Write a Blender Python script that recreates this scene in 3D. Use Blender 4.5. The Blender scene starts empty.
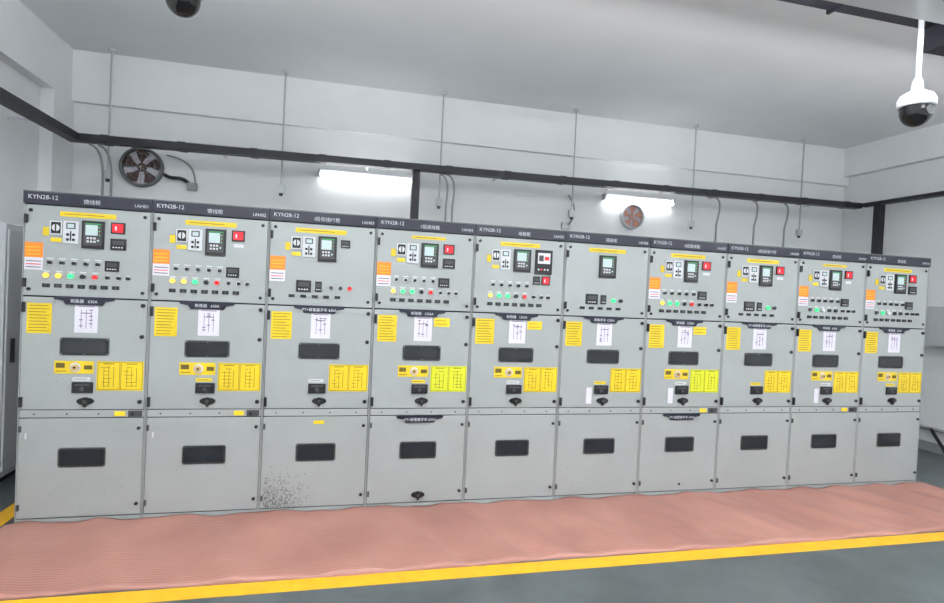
import bpy, bmesh, math, random
from mathutils import Vector, Matrix
random.seed(7)
scene=bpy.context.scene
COL=bpy.context.collection
try:
    scene.view_settings.view_transform='Standard'
except Exception: pass

# ------------------------------------------------------------ materials
def mat(name,col,rough=0.5,metal=0.0,noise=0.0,nscale=60,bump=0.0,bscale=200,emit=None,estr=0.0,spec=None,grime=0.0):
    m=bpy.data.materials.new(name);m.use_nodes=True
    nt=m.node_tree;b=nt.nodes['Principled BSDF']
    c=(col[0],col[1],col[2],1)
    b.inputs['Base Color'].default_value=c
    b.inputs['Roughness'].default_value=rough
    b.inputs['Metallic'].default_value=metal
    if spec is not None: b.inputs['Specular IOR Level'].default_value=spec
    if emit:
        b.inputs['Emission Color'].default_value=(*emit,1);b.inputs['Emission Strength'].default_value=estr
    tc=nt.nodes.new('ShaderNodeTexCoord')
    if noise>0:
        n=nt.nodes.new('ShaderNodeTexNoise');n.inputs['Scale'].default_value=nscale;n.inputs['Detail'].default_value=5
        nt.links.new(tc.outputs['Object'],n.inputs['Vector'])
        r=nt.nodes.new('ShaderNodeValToRGB')
        r.color_ramp.elements[0].position=0.3;r.color_ramp.elements[1].position=0.7
        r.color_ramp.elements[0].color=tuple(max(0,v*(1-noise)) for v in col)+(1,)
        r.color_ramp.elements[1].color=tuple(min(1,v*(1+noise)) for v in col)+(1,)
        nt.links.new(n.outputs['Fac'],r.inputs['Fac']);out=r.outputs['Color']
        if grime>0:
            oi=nt.nodes.new('ShaderNodeObjectInfo');ad=nt.nodes.new('ShaderNodeVectorMath');ad.operation='ADD'
            nt.links.new(tc.outputs['Object'],ad.inputs[0]);nt.links.new(oi.outputs['Location'],ad.inputs[1])
            n2=nt.nodes.new('ShaderNodeTexNoise');n2.inputs['Scale'].default_value=2.4;n2.inputs['Detail'].default_value=9;n2.inputs['Roughness'].default_value=.7
            nt.links.new(ad.outputs[0],n2.inputs['Vector'])
            r2=nt.nodes.new('ShaderNodeValToRGB');r2.color_ramp.elements[0].position=.3;r2.color_ramp.elements[1].position=.62
            g=1-grime;r2.color_ramp.elements[0].color=(g,g,g*.98,1);r2.color_ramp.elements[1].color=(1,1,1,1)
            nt.links.new(n2.outputs['Fac'],r2.inputs['Fac'])
            mx=nt.nodes.new('ShaderNodeMixRGB');mx.blend_type='MULTIPLY';mx.inputs[0].default_value=1
            nt.links.new(out,mx.inputs[1]);nt.links.new(r2.outputs['Color'],mx.inputs[2]);out=mx.outputs['Color']
        nt.links.new(out,b.inputs['Base Color'])
    if bump>0:
        n=nt.nodes.new('ShaderNodeTexNoise');n.inputs['Scale'].default_value=bscale
        nt.links.new(tc.outputs['Object'],n.inputs['Vector'])
        bp=nt.nodes.new('ShaderNodeBump');bp.inputs['Strength'].default_value=bump;bp.inputs['Distance'].default_value=0.005
        nt.links.new(n.outputs['Fac'],bp.inputs['Height']);nt.links.new(bp.outputs['Normal'],b.inputs['Normal'])
    return m
def s(r,g,b):
    f=lambda v:(v/255/12.92) if v/255<=0.04045 else ((v/255+0.055)/1.055)**2.4
    return (f(r),f(g),f(b))
M=dict(
 grey=mat('grey_powder_coat',s(155,160,160),0.38,metal=.15,noise=0.12,nscale=220,bump=0.12,bscale=500,grime=.08),
 grey2=mat('grey_frame_paint',s(150,154,155),0.5,noise=0.05,nscale=200),
 seam=mat('dark_gasket',s(36,37,40),0.8),
 navy=mat('header_navy',s(24,27,44),0.35),
 black=mat('black_plastic',s(18,18,21),0.4),
 glass=mat('inspection_glass',s(32,35,40),0.12),
 rim=mat('window_rim',s(96,98,100),0.4),
 white=mat('white_plastic',s(196,199,203),0.4),
 paper=mat('white_paper',s(208,206,216),0.7),
 purple=mat('purple_ink',s(106,80,124),0.7),
 yellow=mat('yellow_label',s(214,186,28),0.45,noise=0.16,nscale=3.5),
 lime=mat('lime_label',s(200,204,36),0.45,noise=0.12,nscale=3.5),
 ink=mat('label_ink',s(92,78,24),0.7),
 orange=mat('orange_sticker',s(220,128,36),0.5),
 red=mat('red_display',s(200,24,38),0.3,emit=s(230,24,40),estr=0.5),
 lcd=mat('lcd_screen',s(170,186,186),0.25,emit=s(170,190,195),estr=0.2),
 green=mat('green_bar',s(40,150,80),0.4),
 lgreen=mat('lamp_green',s(40,220,110),0.3,emit=s(50,255,130),estr=1.0),
 lamber=mat('lamp_amber',s(255,200,70),0.3,emit=s(255,200,60),estr=1.0),
 lred=mat('lamp_red',s(200,30,30),0.3,emit=s(220,30,30),estr=.25),
 chrome=mat('chrome',(0.7,0.7,0.7),0.2,1.0),
 dgrey=mat('dark_grey_plastic',s(62,63,66),0.5),
 txt=mat('white_print',s(200,204,210),0.5),
 gold=mat('brass_lock',s(214,180,120),0.3,0.6),
 stain=mat('stain',s(104,104,100),0.8),
 wall=mat('wall_plaster',s(233,235,236),0.85,noise=0.015,nscale=3,bump=0.05,bscale=60),
 ceil=mat('ceiling_plaster',s(230,232,234),0.9,noise=0.02,nscale=2),
 tray=mat('black_cable_tray',s(28,29,38),0.5),
 lamp=mat('tube_glow',(1,1,1),0.4,emit=(1,1,1),estr=15),
 cond=mat('grey_conduit',s(140,142,144),0.5),
 rod=mat('galvanised_rod',s(176,179,182),0.5),
 brown=mat('fan_blade_brown',s(66,40,38),0.4),
 fanred=mat('fan_blade_rust',s(206,140,118),0.5),
 dome=mat('smoked_dome',s(14,14,16),0.08),
 yline=mat('yellow_floor_paint',s(214,160,20),0.45,noise=0.08,nscale=12),
)
def floor_mat():
    m=mat('epoxy_floor',s(84,92,94),0.3);nt=m.node_tree;b=nt.nodes['Principled BSDF']
    tc=nt.nodes.new('ShaderNodeTexCoord');n=nt.nodes.new('ShaderNodeTexNoise');n.inputs['Scale'].default_value=1.6;n.inputs['Detail'].default_value=13;n.inputs['Roughness'].default_value=.7
    nt.links.new(tc.outputs['Object'],n.inputs['Vector'])
    r=nt.nodes.new('ShaderNodeValToRGB');r.color_ramp.elements[0].color=(*s(54,60,62),1);r.color_ramp.elements[1].color=(*s(86,94,96),1)
    r.color_ramp.elements[0].position=.3;r.color_ramp.elements[1].position=.7
    nt.links.new(n.outputs['Fac'],r.inputs['Fac']);nt.links.new(r.outputs['Color'],b.inputs['Base Color'])
    return m
M['floor']=floor_mat()
def rubber():
    m=mat('red_rubber_mat',s(170,110,104),0.5);nt=m.node_tree;b=nt.nodes['Principled BSDF']
    tc=nt.nodes.new('ShaderNodeTexCoord')
    n=nt.nodes.new('ShaderNodeTexNoise');n.inputs['Scale'].default_value=1.6;n.inputs['Detail'].default_value=9
    nt.links.new(tc.outputs['Object'],n.inputs['Vector'])
    r=nt.nodes.new('ShaderNodeValToRGB');r.color_ramp.elements[0].color=(*s(150,104,94),1);r.color_ramp.elements[1].color=(*s(172,124,112),1)
    r.color_ramp.elements[0].position=.3;r.color_ramp.elements[1].position=.7
    nt.links.new(n.outputs['Fac'],r.inputs['Fac'])
    w=nt.nodes.new('ShaderNodeTexWave');w.bands_direction='Y';w.inputs['Scale'].default_value=11;w.inputs['Distortion'].default_value=0.2
    nt.links.new(tc.outputs['Object'],w.inputs['Vector'])
    mx=nt.nodes.new('ShaderNodeMixRGB');mx.blend_type='MULTIPLY';mx.inputs[0].default_value=0.17
    nt.links.new(r.outputs['Color'],mx.inputs[1]);nt.links.new(w.outputs['Color'],mx.inputs[2])
    nt.links.new(mx.outputs['Color'],b.inputs['Base Color'])
    bp=nt.nodes.new('ShaderNodeBump');bp.inputs['Strength'].default_value=0.4;bp.inputs['Distance'].default_value=0.003
    nt.links.new(w.outputs['Fac'],bp.inputs['Height']);nt.links.new(bp.outputs['Normal'],b.inputs['Normal'])
    return m
M['rubber']=rubber()

# ------------------------------------------------------------ builder
class B:
    def __init__(s_): s_.v=[];s_.f=[];s_.m=[];s_.mats=[];s_.sm=[]
    def mi(s_,k):
        if k not in s_.mats:s_.mats.append(k)
        return s_.mats.index(k)
    def add(s_,vs,fs,k,smooth=False):
        o=len(s_.v);s_.v+=[tuple(v) for v in vs]
        for f in fs:
            s_.f.append([i+o for i in f]);s_.m.append(s_.mi(k));s_.sm.append(smooth)
    def box(s_,x0,x1,y0,y1,z0,z1,k):
        x0,x1=sorted((x0,x1));y0,y1=sorted((y0,y1));z0,z1=sorted((z0,z1))
        vs=[(x,y,z) for x in(x0,x1) for y in(y0,y1) for z in(z0,z1)]
        s_.add(vs,[(0,1,3,2),(4,6,7,5),(0,4,5,1),(2,3,7,6),(0,2,6,4),(1,5,7,3)],k)
    def prism(s_,poly,y0,y1,k):
        n=len(poly)
        vs=[(p[0],y0,p[1]) for p in poly]+[(p[0],y1,p[1]) for p in poly]
        fs=[tuple(range(n)),tuple(range(2*n-1,n-1,-1))]+[(i,i+n,(i+1)%n+n,(i+1)%n) for i in range(n)]
        s_.add(vs,fs,k)
    def rrect(s_,x0,x1,z0,z1,r,y0,y1,k):
        p=[]
        for cx,cz,a in((x1-r,z1-r,0),(x0+r,z1-r,90),(x0+r,z0+r,180),(x1-r,z0+r,270)):
            for i in range(5):
                t=math.radians(a+i*22.5);p.append((cx+r*math.cos(t),cz+r*math.sin(t)))
        s_.prism(p,y0,y1,k)
    def disc(s_,x,z,r,y0,y1,k,n=14,r2=None):
        s_.prism([(x+r*math.cos(2*math.pi*i/n),z+(r2 or r)*math.sin(2*math.pi*i/n)) for i in range(n)],y0,y1,k)
    def lathe(s_,prof,c,k,axis='Z',n=28,caps=True):
        vs=[];fs=[]
        for (r,h) in prof:
            for i in range(n):
                a=2*math.pi*i/n;x,y=r*math.cos(a),r*math.sin(a)
                vs.append((c[0]+x,c[1]+y,c[2]+h) if axis=='Z' else ((c[0]+x,c[1]+h,c[2]+y) if axis=='Y' else (c[0]+h,c[1]+x,c[2]+y)))
        for j in range(len(prof)-1):
            for i in range(n):
                fs.append((j*n+i,j*n+(i+1)%n,(j+1)*n+(i+1)%n,(j+1)*n+i))
        s_.add(vs,fs,k,True)
        if caps:
            s_.add(vs[:n],[tuple(range(n))],k);s_.add(vs[-n:],[tuple(range(n))],k)
    def obj(s_,name,parent=None,loc=(0,0,0),bevel=0):
        me=bpy.data.meshes.new(name);me.from_pydata(s_.v,[],s_.f)
        for k in s_.mats: me.materials.append(M[k])
        me.polygons.foreach_set('material_index',s_.m);me.polygons.foreach_set('use_smooth',s_.sm)
        bm=bmesh.new();bm.from_mesh(me);bmesh.ops.recalc_face_normals(bm,faces=bm.faces);bm.to_mesh(me);bm.free()
        o=bpy.data.objects.new(name,me);COL.objects.link(o);o.location=loc
        if parent:o.parent=parent
        if bevel:
            md=o.modifiers.new('bev','BEVEL');md.width=bevel;md.segments=2;md.limit_method='ANGLE'
        return o
def empty(name,loc=(0,0,0)):
    o=bpy.data.objects.new(name,None);COL.objects.link(o);o.location=loc;o.empty_display_size=0.2;return o
tc_={}
def text(b,st,x,z,size,k,y,align='L'):
    if st not in tc_:
        cu=bpy.data.curves.new('tx','FONT');cu.body=st;cu.size=1;cu.resolution_u=2
        o=bpy.data.objects.new('tx',cu);COL.objects.link(o)
        bpy.context.view_layer.update()
        me=o.to_mesh()
        vs=[tuple(v.co) for v in me.vertices];fs=[tuple(p.vertices) for p in me.polygons]
        o.to_mesh_clear();bpy.data.objects.remove(o);tc_[st]=(vs,fs)
    vs,fs=tc_[st]
    if not vs:return
    w=max(v[0] for v in vs)*size
    ox=x-(w/2 if align=='C' else (w if align=='R' else 0))
    b.add([(ox+v[0]*size,y,z+v[1]*size) for v in vs],fs,k)
def tube(b,pts,r,k,n=8):
    P=[Vector(p) for p in pts]
    rings=[];prev=None
    for i,p in enumerate(P):
        t=((P[min(i+1,len(P)-1)]-P[max(i-1,0)])).normalized()
        up=Vector((0,0,1)) if abs(t.z)<0.9 else Vector((0,1,0))
        if prev is not None:
            a=(prev-t*prev.dot(t))
            if a.length>1e-4: a.normalize()
            else: a=t.cross(up).normalized()
        else: a=t.cross(up).normalized()
        prev=a;c=t.cross(a)
        rings.append([p+a*r*math.cos(2*math.pi*j/n)+c*r*math.sin(2*math.pi*j/n) for j in range(n)])
    vs=[v for rg in rings for v in rg];fs=[]
    for i in range(len(P)-1):
        for j in range(n): fs.append((i*n+j,i*n+(j+1)%n,(i+1)*n+(j+1)%n,(i+1)*n+j))
    fs.append(tuple(range(n)));fs.append(tuple(range(len(vs)-1,len(vs)-n-1,-1)))
    b.add(vs,fs,k,True)
def bez(p0,p1,p2,p3,n=10):
    out=[]
    for i in range(n+1):
        t=i/n;out.append(tuple((1-t)**3*a+3*(1-t)**2*t*b_+3*(1-t)*t*t*c+t**3*d for a,b_,c,d in zip(p0,p1,p2,p3)))
    return out

# ------------------------------------------------------------ room
XL,XR,YB,YF,ZC=-0.86,9.56,2.52,-7.0,4.17
e=.003
def simple(name,x0,x1,y0,y1,z0,z1,k):
    b=B();b.box(x0,x1,y0,y1,z0,z1,k);return b.obj(name)
simple('floor',XL-.2,XR+.2,YF-.2,YB+.2,-.1,0,'floor')
simple('ceiling',XL-.2,XR+.2,YF-.2,YB+.2,ZC,ZC+.15,'ceil')
simple('wall_back',XL-.2,XR+.2,YB,YB+.2,0,ZC,'wall')
simple('wall_left',XL-.2,XL,YF,YB,0,ZC,'wall')
simple('wall_right',XR,XR+.2,YF,YB,0,ZC,'wall')
simple('wall_front',XL-.2,XR+.2,YF-.2,YF,0,ZC,'wall')
simple('trim_1',XL+.12,XR,YB-.07,YB,3.62,ZC,'wall')
simple('trim_2',XL,XL+.12,YF,YB,3.62,ZC,'wall')
simple('trim_3',XL,XL+.12,YB-.45,YB,0,3.62,'wall')
simple('trim_4',XR-.10,XR,YF,YB-.07,3.75,ZC,'wall')
b=B();b.box(-.2,9.5,-1.16,-1.03,0,.002,'yline');b.box(-.2,-.07,-1.03,.6,0,.002,'yline');b.obj('yellow_floor_line')
def mat_sheet():
    nx,ny=420,30;x0,x1,y0,y1=-.05,8.06,-1.02,-.012
    bm=bmesh.new();top=[]
    for j in range(ny+1):
        row=[]
        for i in range(nx+1):
            u=i/nx;v=j/ny;x=x0+(x1-x0)*u;y=y0+(y1-y0)*v
            edge=0.010*math.sin(x*2.1)+0.005*math.sin(x*7.3+1)
            if j==0:y+=edge
            xs=x+.25*y
            h=0.020+0.009*math.sin(xs*11+1.5*math.sin(y*3+x)+1.6*math.sin(x*1.7))+0.004*math.sin(xs*23+3*y+2*math.sin(x*2.3))
            row.append(bm.verts.new((x,y,max(h,.004))))
        top.append(row)
    for j in range(ny):
        for i in range(nx):
            f=bm.faces.new((top[j][i],top[j][i+1],top[j+1][i+1],top[j+1][i]));f.smooth=True
    ext=bmesh.ops.extrude_edge_only(bm,edges=[e_ for e_ in bm.edges if len(e_.link_faces)==1])
    for v in ext['geom']:
        if isinstance(v,bmesh.types.BMVert): v.co.z=0.0
    me=bpy.data.meshes.new('rubber_floor_mat');bm.to_mesh(me);bm.free();me.materials.append(M['rubber'])
    o=bpy.data.objects.new('rubber_floor_mat',me);COL.objects.link(o)
mat_sheet()

# ------------------------------------------------------------ cabinets
W=0.8;H=2.325
def R4(t): return [v/100 for v in t]
def label(b,r,k,y=-.002,lines=5,ink='ink'):
    x0,z1,x1,z0=R4(r);b.box(x0,x1,y,0,z0,z1,k)
    if lines:
        for i in range(lines):
            zz=z1-(z1-z0)*(i+.8)/(lines+.6);h=min(.004,(z1-z0)/lines*.3)
            xa=x0+(x1-x0)*.08;xb=x1-(x1-x0)*random.uniform(.08,.3)
            b.box(xa,xb,y-.0006,y,zz-h/2,zz+h/2,ink)
def diagram(b,r,k):
    x0,z1,x1,z0=R4(r);y=-.002;b.box(x0,x1,y,0,z0,z1,k)
    mid=(x0+x1)/2;g=.006;L=.0026
    for a,c in((x0+g,mid-g/2),(mid+g/2,x1-g)):
        za,zb=z0+g,z1-g
        for q in((a,c,za,za+L),(a,c,zb-L,zb),(a,a+L,za,zb),(c-L,c,za,zb)): b.box(q[0],q[1],y-.0006,y,q[2],q[3],'ink')
        w=c-a
        for t in(.28,.5,.72): b.box(a+w*t-L*.6,a+w*t+L*.6,y-.0006,y,za+.02,zb-random.uniform(.025,.06),'ink')
        for i in range(6):
            zz=za+(zb-za)*(i+1)/7.5;xa=a+w*random.uniform(.1,.4)
            b.box(xa,xa+w*random.uniform(.15,.5),y-.0006,y,zz,zz+L*1.2,'ink')
        b.box(a+w*.25,a+w*.75,y-.0006,y,zb-.014,zb-.009,'ink')
def wpaper(b,r):
    x0,z1,x1,z0=R4(r);y=-.002;b.box(x0,x1,y,0,z0,z1,'paper');w=x1-x0;h=z1-z0;L=.0035
    for t in(.28,.5,.72): b.box(x0+w*t-L/2,x0+w*t+L/2,y-.0006,y,z0+h*.16,z0+h*.84,'purple')
    b.box(x0+w*.28,x0+w*.72,y-.0006,y,z0+h*.7,z0+h*.73,'purple')
    for i in range(6):
        zz=z0+h*random.uniform(.15,.85);xx=x0+w*random.choice((.2,.42,.62))
        b.box(xx,xx+w*.16,y-.0007,y,zz,zz+.006,'purple')
    b.box(x0+w*.15,x0+w*.85,y-.0006,y,z1-.012,z1-.008,'purple')
def window(b,r):
    x0,z1,x1,z0=R4(r)
    b.rrect(x0-.006,x1+.006,z0-.006,z1+.006,.018,-.004,0,'rim')
    b.rrect(x0,x1,z0,z1,.014,-.007,-.004,'black')
    b.rrect(x0+.012,x1-.012,z0+.012,z1-.012,.008,-.008,-.007,'glass')
    for xx in(x0+.008,x1-.008,(x0+x1)/2):
        for zz in(z0+.006,z1-.006): b.disc(xx,zz,.003,-.0085,-.007,'chrome',8)
def device(b,r):
    x0,z1,x1,z0=R4(r);w=x1-x0;h=z1-z0
    b.box(x0,x1,-.012,0,z0,z1,'black')
    b.box(x0+w*.10,x1-w*.10,-.014,-.012,z0+h*.12,z1-h*.07,'dgrey')
    b.box(x0+w*.18,x1-w*.28,-.016,-.014,z0+h*.48,z1-h*.15,'lcd')
    b.box(x0+w*.18,x1-w*.13,-.0155,-.014,z1-h*.13,z1-h*.09,'green')
    for i in range(3):
        for j in range(2): b.box(x0+w*(.24+.15*i),x0+w*(.34+.15*i),-.016,-.014,z0+h*(.22+.12*j),z0+h*(.29+.12*j),'white')
    for j in range(5): b.disc(x1-w*.2,z0+h*(.5+.07*j),.0025,-.016,-.014,'lred' if j%2 else 'lgreen',8)
    b.disc(x0+w*.75,z0+h*.3,.007,-.017,-.014,'lcd',10)
def meter(b,r):
    x0,z1,x1,z0=R4(r);w=x1-x0
    b.box(x0-.01,x0+w*.13,-.003,0,z1-.11,z1-.05,'yellow')
    b.box(x0+w*.16,x0+w*.52,-.01,0,z1-.10,z1-.005,'white')
    b.box(x0+w*.2,x0+w*.48,-.012,-.01,z1-.092,z1-.013,'black')
    b.disc(x0+w*.34,z1-.052,.024,-.014,-.012,'white',16);b.box(x0+w*.32,x0+w*.36,-.016,-.014,z1-.076,z1-.028,'black')
    b.box(x0+w*.18,x0+w*.5,-.003,0,z0+.0,z0+.028,'yellow')
    b.box(x0+w*.55,x1,-.01,0,z0-.005,z1,'white')
    cx=x0+w*.775
    b.box(cx-.028,cx+.028,-.012,-.01,z1-.055,z1-.012,'dgrey')
    b.box(cx-.02,cx+.02,-.013,-.012,z1-.048,z1-.02,'lcd')
    for dx in(-.018,.018):
        for dz in(.02,.055): b.disc(cx+dx,z0+dz,.010,-.013,-.01,'black',10)
    b.box(cx-.004,cx+.004,-.012,-.01,z0+.01,z0+.08,'black')
def display(b,r,k='red'):
    x0,z1,x1,z0=R4(r);w=x1-x0;h=z1-z0
    b.box(x0,x1,-.01,0,z0,z1,'black')
    if k=='red':
        b.box(x0+w*.12,x1-w*.12,-.012,-.01,z0+h*.12,z1-h*.12,'red');b.box(x0+w*.3,x0+w*.42,-.0125,-.012,z0+h*.3,z0+h*.65,'paper')
    else:
        b.box(x0+w*.14,x1-w*.14,-.012,-.01,z0+h*.45,z1-h*.16,'dgrey')
        for i in range(4): b.box(x0+w*(.16+.18*i),x0+w*(.26+.18*i),-.012,-.01,z0+h*.18,z0+h*.28,'txt')
def sticker(b,r):
    x0,z1,x1,z0=R4(r);h=z1-z0
    b.box(x0,x1,-.002,0,z0,z1,'paper');b.box(x0,x1,-.0026,-.002,z0+h*.45,z1,'orange')
    for i in range(3): b.box(x0+.01,x1-.015,-.003,-.002,z0+h*(.55+.13*i),z0+h*(.58+.13*i),'yellow')
    for i in range(3): b.box(x0+.01,x1-.01,-.003,-.002,z0+h*(.08+.11*i),z0+h*(.11+.11*i),'lred' if i==1 else 'dgrey')
def switch(b,x,z,k='black'):
    b.disc(x,z,.018,-.006,0,'chrome',14);b.disc(x,z,.013,-.02,-.006,k,12);b.box(x-.004,x+.004,-.03,-.02,z-.012,z+.012,k)
def lampb(b,x,z,k):
    b.disc(x,z,.020,-.006,0,'chrome',14);b.disc(x,z,.017,-.018,-.006,k,12)
def plate(b,z,txt_,l=.20,r=.58):
    b.prism([(l,z+.012),(r,z+.012),(r-.005,z-.01),(r-.06,z-.02),(r-.075,z-.046),(l+.075,z-.046),(l+.06,z-.02),(l+.005,z-.01)],-.012,.0,'navy')
    text(b,txt_,(l+r)/2,z-.030,.028,'txt',-.0135,'C')
def handle(b,x,z):
    b.disc(x,z,.055,-.008,0,'black',18,.026);b.disc(x,z,.03,-.018,-.008,'black',16);b.disc(x,z,.012,-.028,-.018,'dgrey',12)
    b.box(x-.008,x+.008,-.02,0,z-.04,z-.01,'black')
def lock(b,r):
    x0,z1,x1,z0=R4(r);b.box(x0,x1,-.014,0,z0,z1,'black');b.box(x0+.02,x1-.02,-.016,-.014,z1-.025,z1-.012,'dgrey')
    b.disc((x0+x1)/2,z0+.03,.014,-.02,-.014,'dgrey',12)

NAMES=['馈线柜','馈线柜','I段母线PT柜','1段进线柜','母联柜','隔离柜','II段进线柜','II段母线PT柜','馈线柜','馈线柜']
T1=['断路器   630A','断路器   630A','PT+避雷器手车 630A','断路器   1250A','断路器   1250A','隔离手车 1250A','断路器   1250A','PT+避雷器手车 630A','断路器   630A','断路器   630A']
for ci in range(10):
    n=ci+1
    E=empty('switchgear_cabinet',(ci*W,0,0))
    b=B();b.box(.002,.798,.022,1.5,0,2.30,'grey2');b.box(.006,.794,.012,.022,.03,2.24,'seam')
    b.box(.002,.798,.004,.022,0,.032,'grey2');b.box(.002,.0075,.002,.022,.03,2.24,'grey2');b.box(.7925,.798,.002,.022,.03,2.24,'grey2')
    b.obj('carcass',E)
    b=B();b.prism([(.002,2.236),(.798,2.236),(.798,H),(.002,H)],-.012,.05,'navy')
    b.box(.002,.798,-.014,-.011,H-.008,H,'rim')
    text(b,'KYN28-12',.03,2.268,.042,'txt',-.0155);text(b,'1AH%02d'%n,.775,2.256,.034,'txt',-.0155,'R')
    text(b,NAMES[ci],.42,2.256,.036,'txt',-.0155,'C')
    b.obj('header_band',E)
    b=B()
    b.box(.011,.789,0,.014,1.602,2.230,'grey')
    b.box(.011,.789,0,.014,.806,1.592,'grey')
    b.box(.011,.789,0,.014,.040,.742,'grey')
    b.box(.011,.789,.004,.014,.748,.800,'grey2')
    b.obj('doors',E,bevel=.004)
    b=B()
    dx=-.03 if n>=9 else 0
    plate(b,1.592,T1[ci])
    if n in(4,7): plate(b,.735,'PT+避雷器手车 630A',.22,.60)
    label(b,(4,155,19 if n!=5 else 20,134),'yellow',lines=9)
    wpaper(b,(33,154.5,47.5,135))
    if n in(4,5,7): label(b,(49,154,62,147),'yellow',lines=2)
    window(b,(25+dx*100,131,55+dx*100,119.5));window(b,(26,53,55,40))
    if n not in(3,6,8):
        label(b,(21.5,115,46,106),'yellow',lines=0)
        b.box(.225,.29,-.0028,-.002,1.075,1.08,'ink');b.box(.225,.28,-.0028,-.002,1.1,1.135,'ink')
        b.disc(.345,1.105,.034,-.006,-.002,'white',18);b.disc(.345,1.105,.022,-.02,-.006,'gold',16);b.disc(.345,1.105,.008,-.024,-.02,'black',8)
        b.box(.40,.45,-.0028,-.002,1.09,1.12,'ink')
    diagram(b,(48,115,78,94),'lime' if n in(4,7) else 'yellow')
    lock(b,(33,100,46,92.5));label(b,(33,103.5,44,101),'white' if n%2 else 'yellow',lines=1)
    handle(b,.415,.865)
    if n in(6,7,9): b.box(.26,.31,-.003,0,.84,.98,'paper')
    if n==4: handle(b,.42,.10)
    if n==7: b.disc(.42,.10,.01,-.01,0,'black')
    for (x,z) in((.045,2.19),(.045,1.645),(.755,2.19),(.755,1.645)): b.disc(x,z,.012,-.008,0,'black',12);
    for z in(1.52,.86): b.box(.012,.03,-.018,0,z-.035,z+.035,'black')
    for z in(2.13,1.69): b.box(.012,.03,-.018,0,z-.03,z+.03,'black')
    for z in(1.555,1.33,.86): b.disc(.762,z,.015,-.012,0,'black',12)
    for z in(.67,.12): b.disc(.762,z,.012,-.012,0,'black',12);b.box(.014,.028,-.012,0,z-.02,z+.02,'dgrey')
    for i in range(4): b.disc(.1+.2*i,.773,.006,-.001,.004,'dgrey',8)
    if n in(1,2,9,7): b.box(.60,.67,.0,.006,.757,.79,'yellow');b.box(.69,.78,-.004,.006,.752,.796,'dgrey');b.disc(.72,.773,.012,-.01,0,'black')
    if n==3: b.box(.38,.46,-.002,0,.685,.712,'yellow')
    if n in(1,2): b.box(.05,.06,-.002,0,.60,.64,'white')
    b.obj('door_fittings',E)
    b=B()
    if n not in(4,9,): label(b,(22,219.5,57,216) if n!=3 else (19,219.5,57,216),'yellow',y=-.002,lines=1)
    else: label(b,(28,219.5,56,217),'yellow',lines=1)
    if n not in(5,6): sticker(b,(1.5,197,12.5,178))
    if n in(1,2,3,4,7,8,9,10): meter(b,(13,213,34,198));device(b,(36,214,50,194.5))
    if n==3: display(b,(53,212,60,206),'b')
    if n in(1,2,4,7,8,9,10): display(b,(54,214,63,206),'red')
    if n in(1,4,10): display(b,(54,202.5,64,194.5),'b')
    if n in(2,7,8,9): b.box(.555,.625,-.002,0,2.015,2.04,'white')
    if n==5: 
        meter(b,(12,213,31,197));device(b,(34,214,49,195))
        b.box(.53,.68,-.015,0,1.94,2.145,'black');b.box(.55,.66,-.017,-.015,2.03,2.12,'paper');b.box(.56,.60,-.018,-.017,2.05,2.10,'dgrey');b.box(.61,.65,-.018,-.017,2.06,2.09,'lred')
        for i in range(4): b.disc(.56+.027*i,1.98,.008,-.018,-.015,'red' if i==1 else 'white',8)
        display(b,(52,192,58,185),'b');display(b,(59.5,192.5,67,185),'red')
    if n==6: device(b,(32,213.5,48,194))
    full=n in(1,2,4,5,7,9,10)
    if full:
        xs=[.17+.074*i for i in range(5)]
        for i,x in enumerate(xs):
            switch(b,x,1.835);b.box(x-.02,x+.02,-.002,0,1.86,1.868,'white')
        if n!=5:display(b,(51,186.5,60,179),'b')
        cols=['lamber','lamber' if n in(1,2) else 'lgreen','lgreen','black','lred'] if n in(1,2,4,5,7) else ['dgrey','lgreen','white','black','black']
        for i,c in enumerate(cols):
            x=.15+.075*i;lampb(b,x,1.745,c) ;b.box(x-.02,x+.02,-.002,0,1.77,1.778,'white')
        for x in(.53,.60,.66): switch(b,x,1.745)
        for i in range(7):
            x=.15+.072*i;b.box(x-.022,x+.022,-.008,0,1.662,1.688,'black');b.box(x-.008,x+.008,-.010,-.008,1.668,1.682,'dgrey')
    else:
        display(b,(21,179.5,32,170.5),'b');display(b,(35,179,40,171),'b')
        for i,c in enumerate(['dgrey','dgrey','lred'] if n==3 else ['lgreen','black']): lampb(b,.47+.07*i,1.745,c)
        for i in range(5):
            x=.18+.085*i;b.box(x-.022,x+.022,-.008,0,1.662,1.684,'black')
    b.obj('instruments',E)
    if n in(1,3,6):
        b=B()
        if n==3:
            for i in range(620):
                x=max(.015,min(.6,.03+abs(random.gauss(0,.14))));z=.045+abs(random.gauss(.06,.10))
                if z>.42: continue
                q=random.uniform(.001,.004)
                b.disc(x,z,q*random.uniform(.6,1.6),-.0008,0,'stain',7,q*random.uniform(.8,2.2))
        else:
            for i in range(25):
                x=random.uniform(.05,.7);z=random.choice((random.uniform(.1,.4),random.uniform(.95,1.1)));b.disc(x,z,random.uniform(.002,.006),-.0008,0,'stain',7,.002)
        b.obj('paint_stains',E)

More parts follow.
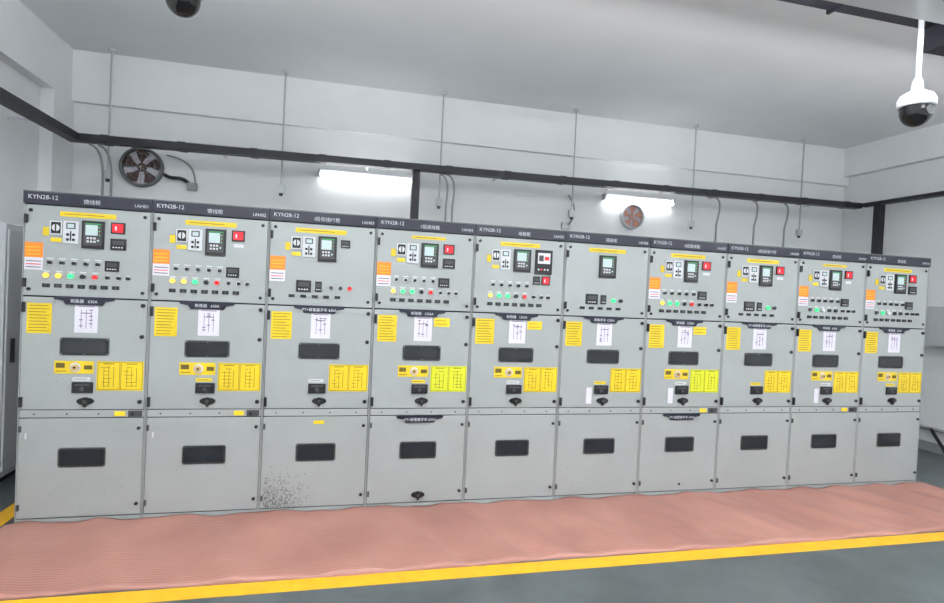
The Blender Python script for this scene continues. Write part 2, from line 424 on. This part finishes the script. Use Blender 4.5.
# ------------------------------------------------------------ exhaust fans
def fan(x,z,r,blade,name='exhaust_fan'):
    y=YB-e;E=empty(name,(x,y,z))
    b=B();b.lathe([(r,0),(r,-.06),(r*.97,-.075),(r*.88,-.075),(r*.86,-.05),(r*.86,-.012)],(0,0,0),'white' if blade!='brown' else 'rim','Y',36,False)
    b.disc(0,0,r*.88,-.012,-.002,'paper',32);b.obj('ring',E)
    b=B()
    for k in range(5):
        a0=2*math.pi*k/5+.3;pts=[]
        for t,rr in((0,.16),(-.28,.45),(-.45,.78),(-.2,.85),(.14,.85),(.38,.78),(.36,.45),(.2,.2)):
            pts.append((r*rr*math.cos(a0+t),r*rr*math.sin(a0+t)))
        b.prism(pts,-.035,-.03,blade)
    b.lathe([(r*.2,-.05),(r*.22,-.03),(r*.22,-.02)],(0,0,0),blade,'Y',20);b.obj('blades',E)
    b=B()
    for k in range(4):
        a=math.pi*k/4;tube(b,[(r*.9*math.cos(a),-.068,r*.9*math.sin(a)),(-r*.9*math.cos(a),-.068,-r*.9*math.sin(a))],.002,'chrome',6)
    for rr in(.4,.65):
        tube(b,[(r*rr*math.cos(t*math.pi/12),-.070,r*rr*math.sin(t*math.pi/12)) for t in range(25)],.0015,'chrome',6)
    b.obj('guard',E)
fan(-.05,2.98,.22,'brown');fan(6.0,2.89,.17,'fanred')

# ------------------------------------------------------------ tube lamps
def tubelamp(x0,x1,z,name='fluorescent_lamp'):
    E=empty(name,((x0+x1)/2,YB-e,z));h=(x1-x0)/2
    b=B();b.box(-h,h,-.05,0,-.005,.04,'white');b.box(-h,-h+.03,-.09,0,-.045,.04,'white');b.box(h-.03,h,-.09,0,-.045,.04,'white');b.obj('batten',E,bevel=.004)
    b=B();b.lathe([(.02,-h+.03),(.02,h-.03)],(0,-.072,-.02),'lamp','X',14);b.obj('tube',E)
tubelamp(1.84,2.98,3.10);tubelamp(5.55,6.62,3.13)

# ------------------------------------------------------------ cable tray
def traybar(b,p,q,w,h,k='tray'):
    P,Q=Vector(p),Vector(q);d=(Q-P).normalized();sd=Vector((d.y,-d.x,0))
    if abs(d.z)>.9: sd=Vector((w/2,0,0));up=Vector((0,h/2,0))
    else: sd=sd.normalized()*w/2;up=Vector((0,0,h/2))
    vs=[P-sd-up,P+sd-up,P+sd+up,P-sd+up,Q-sd-up,Q+sd-up,Q+sd+up,Q-sd+up]
    b.add(vs,[(0,1,2,3),(7,6,5,4),(0,4,5,1),(1,5,6,2),(2,6,7,3),(3,7,4,0)],k)
TY=2.08
CT=empty('cable_tray',(0,0,0))
b=B()
traybar(b,(-.61,TY,3.15),(9.36,TY,3.25),.12,.075)
for i in range(14):
    x=-.3+.72*i;z=3.15+.1*(x+.61)/9.97;b.box(x,x+.08,TY-.065,TY+.065,z-.043,z+.043,'tray')
for i in range(6):
    x=.8+1.6*i;b.box(x,x+.02,TY,YB-e,3.16+.01*x,3.18+.01*x,'white')
b.obj('tray_run',CT)
b=B()
for x in(-.42,-.34,3.25,3.33,7.0,7.6,8.1):
    zt=3.10+.1*(x+.55)/9.9
    tube(b,bez((x,TY+.01,zt),(x+.14,TY+.01,zt-.02),(x+.10,TY+.1,zt-.3),(x+.10,TY+.1,zt-.35))+[(x+.10,TY+.1,2.2)],.012,'cond')
b.obj('drop_conduits',CT)
b=B();traybar(b,(-.55,TY-.07,3.15),(-.55,-3.0,3.15),.12,.075)
for y in(1.5,.2,-1.1): b.box(XL+e,-.55,y,y+.02,3.14,3.16,'white')
b.obj('cable_tray')
b=B();traybar(b,(9.36,TY-.07,3.25),(9.36,-2.0,3.25),.10,.05)
traybar(b,(9.36,1.76,3.23),(9.36,1.76,1.9),.10,.09)
for y in(1.5,.2,-1.1): b.box(9.36,XR-e,y,y+.02,3.24,3.26,'white')
b.obj('cable_tray')
b=B();traybar(b,(2.96,TY,3.145),(2.96,TY,2.0),.09,.08)
b.box(2.9,3.02,TY,YB-e,2.5,2.52,'white');b.obj('cable_riser')
b=B()
traybar(b,(2.3,-1.66,3.64),(9.4,-1.66,3.64),.16,.06)
for x in(3,5,7,9): b.box(x,x+.02,-1.76,-1.74,3.6,ZC-e,'tray');b.box(x,x+.02,-1.76,-1.56,3.595,3.61,'tray');b.box(x,x+.02,-1.58,-1.56,3.6,ZC-e,'tray')
b.box(5.76,5.94,-1.74,-1.58,3.46,3.61,'tray')
b.obj('cable_tray')

# ------------------------------------------------------------ hanging sensors
for x in(-.31,1.45,3.28,5.02,6.78,8.55):
    E=empty('gas_sensor',(x,2.28,ZC-e))
    b=B();b.lathe([(.035,-.02),(.035,0)],(0,0,0),'white','Z',16);b.lathe([(.010,-1.30),(.010,-.02)],(0,0,0),'rod','Z',10)
    b.box(-.035,.035,-.03,.03,-1.38,-1.29,'white');b.lathe([(.018,-1.41),(.024,-1.38)],(0,0,0),'dgrey','Z',12);b.obj('rod_and_head',E)
b=B()
tube(b,bez((.18,YB-.04,2.92),(.3,YB-.1,2.84),(.35,YB-.1,2.93),(.44,YB-.03,2.84),14),.02,'black')
tube(b,bez((.2,YB-.04,3.14),(.45,YB-.06,3.1),(.5,YB-.06,3.0),(.5,YB-.03,2.84),14),.01,'cond')
b.box(.42,.52,YB-.06,YB-e,2.77,2.85,'cond')
b.obj('fan_power_cable')
b=B()
tube(b,bez((5.05,YB-.04,3.1),(5.1,YB-.15,3.0),(5.15,YB-.15,2.8),(5.05,YB-.03,2.7),14),.012,'cond');b.box(4.98,5.1,YB-.05,YB-e,2.66,2.74,'white');b.obj('junction_box')

# ------------------------------------------------------------ dome cameras
def domecam(x,y,z,k):
    E=empty('dome_security_camera',(x,y,z));up=ZC-e-z
    b=B();b.lathe([(.011,.12*k),(.014,up-.02)],(0,0,0),'white','Z',14);b.lathe([(.05,up-.02),(.05,up)],(0,0,0),'white','Z',20);b.obj('pole',E)
    b=B();b.lathe([(r*k,h*k) for r,h in[(.098,-.015),(.104,-.01),(.104,.03),(.09,.06),(.058,.08),(.034,.09),(.028,.15),(.014,.18)]],(0,0,0),'white','Z',32);b.obj('housing',E)
    prof=[(.09*math.cos(math.radians(a)),-.04-.095*math.sin(math.radians(a))) for a in range(0,90,9)]+[(.002,-.135)]
    b=B();b.lathe([(r*k,h*k) for r,h in[(.092,-.012)]+prof],(0,0,0),'dome','Z',32);b.lathe([(.03*k,0),(.03*k,.012)],(0,-.092*k,-.05*k),'dgrey','Y',14);b.obj('dome',E)
domecam(4.87,-2.27,2.795,.78);domecam(1.29,-1.32,3.225,.92)

# ------------------------------------------------------------ side items
E=empty('control_cabinet',(XL+e,1.35,0))
b=B();b.box(0,.34,-.5,.4,.05,2.15,'white');b.box(.34,.355,-.48,.38,.1,2.1,'white');b.box(.0,.32,-.48,.38,0,.05,'black')
b.obj('body',E,bevel=.006)
b=B();b.lathe([(.02,0),(.035,.01),(.035,.03)],(.355,.1,1.97),'black','X',14);b.lathe([(.02,0),(.03,.01),(.03,.03)],(.355,.1,1.2),'black','X',14);b.box(.355,.375,-.42,-.39,1.0,1.2,'black');b.obj('handles',E)
E=empty('wall_distribution_box',(XR-e,.78,1.35))
b=B();b.box(-.14,0,-.3,.3,0,.5,'white');b.box(-.15,-.14,-.28,.28,.02,.48,'white');b.box(-.165,-.15,-.25,-.22,.2,.3,'black');b.obj('box',E,bevel=.004)
b=B();tube(b,[(XR-.045,2.3,.3),(XR-.045,.4,.3)],.025,'cond');tube(b,bez((XR-.06,1.0,.3),(XR-.1,.9,.2),(XR-.1,.8,.1),(XR-.3,.6,.025)),.02,'black');b.obj('conduit')
simple('baseboard_right',XR-.012,XR,YF,YB,0,.12,'grey2')

# ------------------------------------------------------------ unseen fill lights added to brighten the room (direct / indirect)
for x in(1.2,4.4,7.6):
    for y in(-2.5,-5.2):
        E=empty('fill_light',(x,y,3.2))
        b=B();b.box(-.62,.62,-.16,.16,-.03,.03,'white')  # invented pendant body and hangers for the added fill lights, out of view
        for a in(-.5,.5): b.box(a-.006,a+.006,-.006,.006,.03,ZC-e-3.2,'dgrey')
        b.obj('frame',E)
        for nm,zz,en,rx in(('fill_down',-.035,36,0),('fill_up',.035,130,math.pi)):  # upward fill added to lift the ceiling and back wall
            l=bpy.data.lights.new(nm,'AREA');l.shape='RECTANGLE';l.size=1.18;l.size_y=.28;l.energy=en;l.color=(.98,.995,1)
            o=bpy.data.objects.new(nm,l);COL.objects.link(o);o.parent=E;o.location=(0,0,zz);o.rotation_euler=(rx,0,0)
w=bpy.data.worlds.new('world');scene.world=w;w.use_nodes=True;w.node_tree.nodes['Background'].inputs[0].default_value=(.6,.65,.7,1);w.node_tree.nodes['Background'].inputs[1].default_value=.3

# ------------------------------------------------------------ camera
ca=bpy.data.cameras.new('camera');co=bpy.data.objects.new('camera',ca);COL.objects.link(co);scene.camera=co
yaw,pit,rol=.2383,-.0183,.0465
F=Vector((math.sin(yaw)*math.cos(pit),math.cos(yaw)*math.cos(pit),math.sin(pit)))
R0=Vector((math.cos(yaw),-math.sin(yaw),0));U0=R0.cross(F)
Rr=R0*math.cos(rol)+U0*math.sin(rol);U=-R0*math.sin(rol)+U0*math.cos(rol)
mw=Matrix.Identity(4)
for i in range(3): mw[i][0]=Rr[i];mw[i][1]=U[i];mw[i][2]=-F[i]
mw[0][3],mw[1][3],mw[2][3]=2.11,-4.4821,1.7707
co.matrix_world=mw;ca.sensor_width=36;ca.lens=560/944*36;ca.clip_start=.05
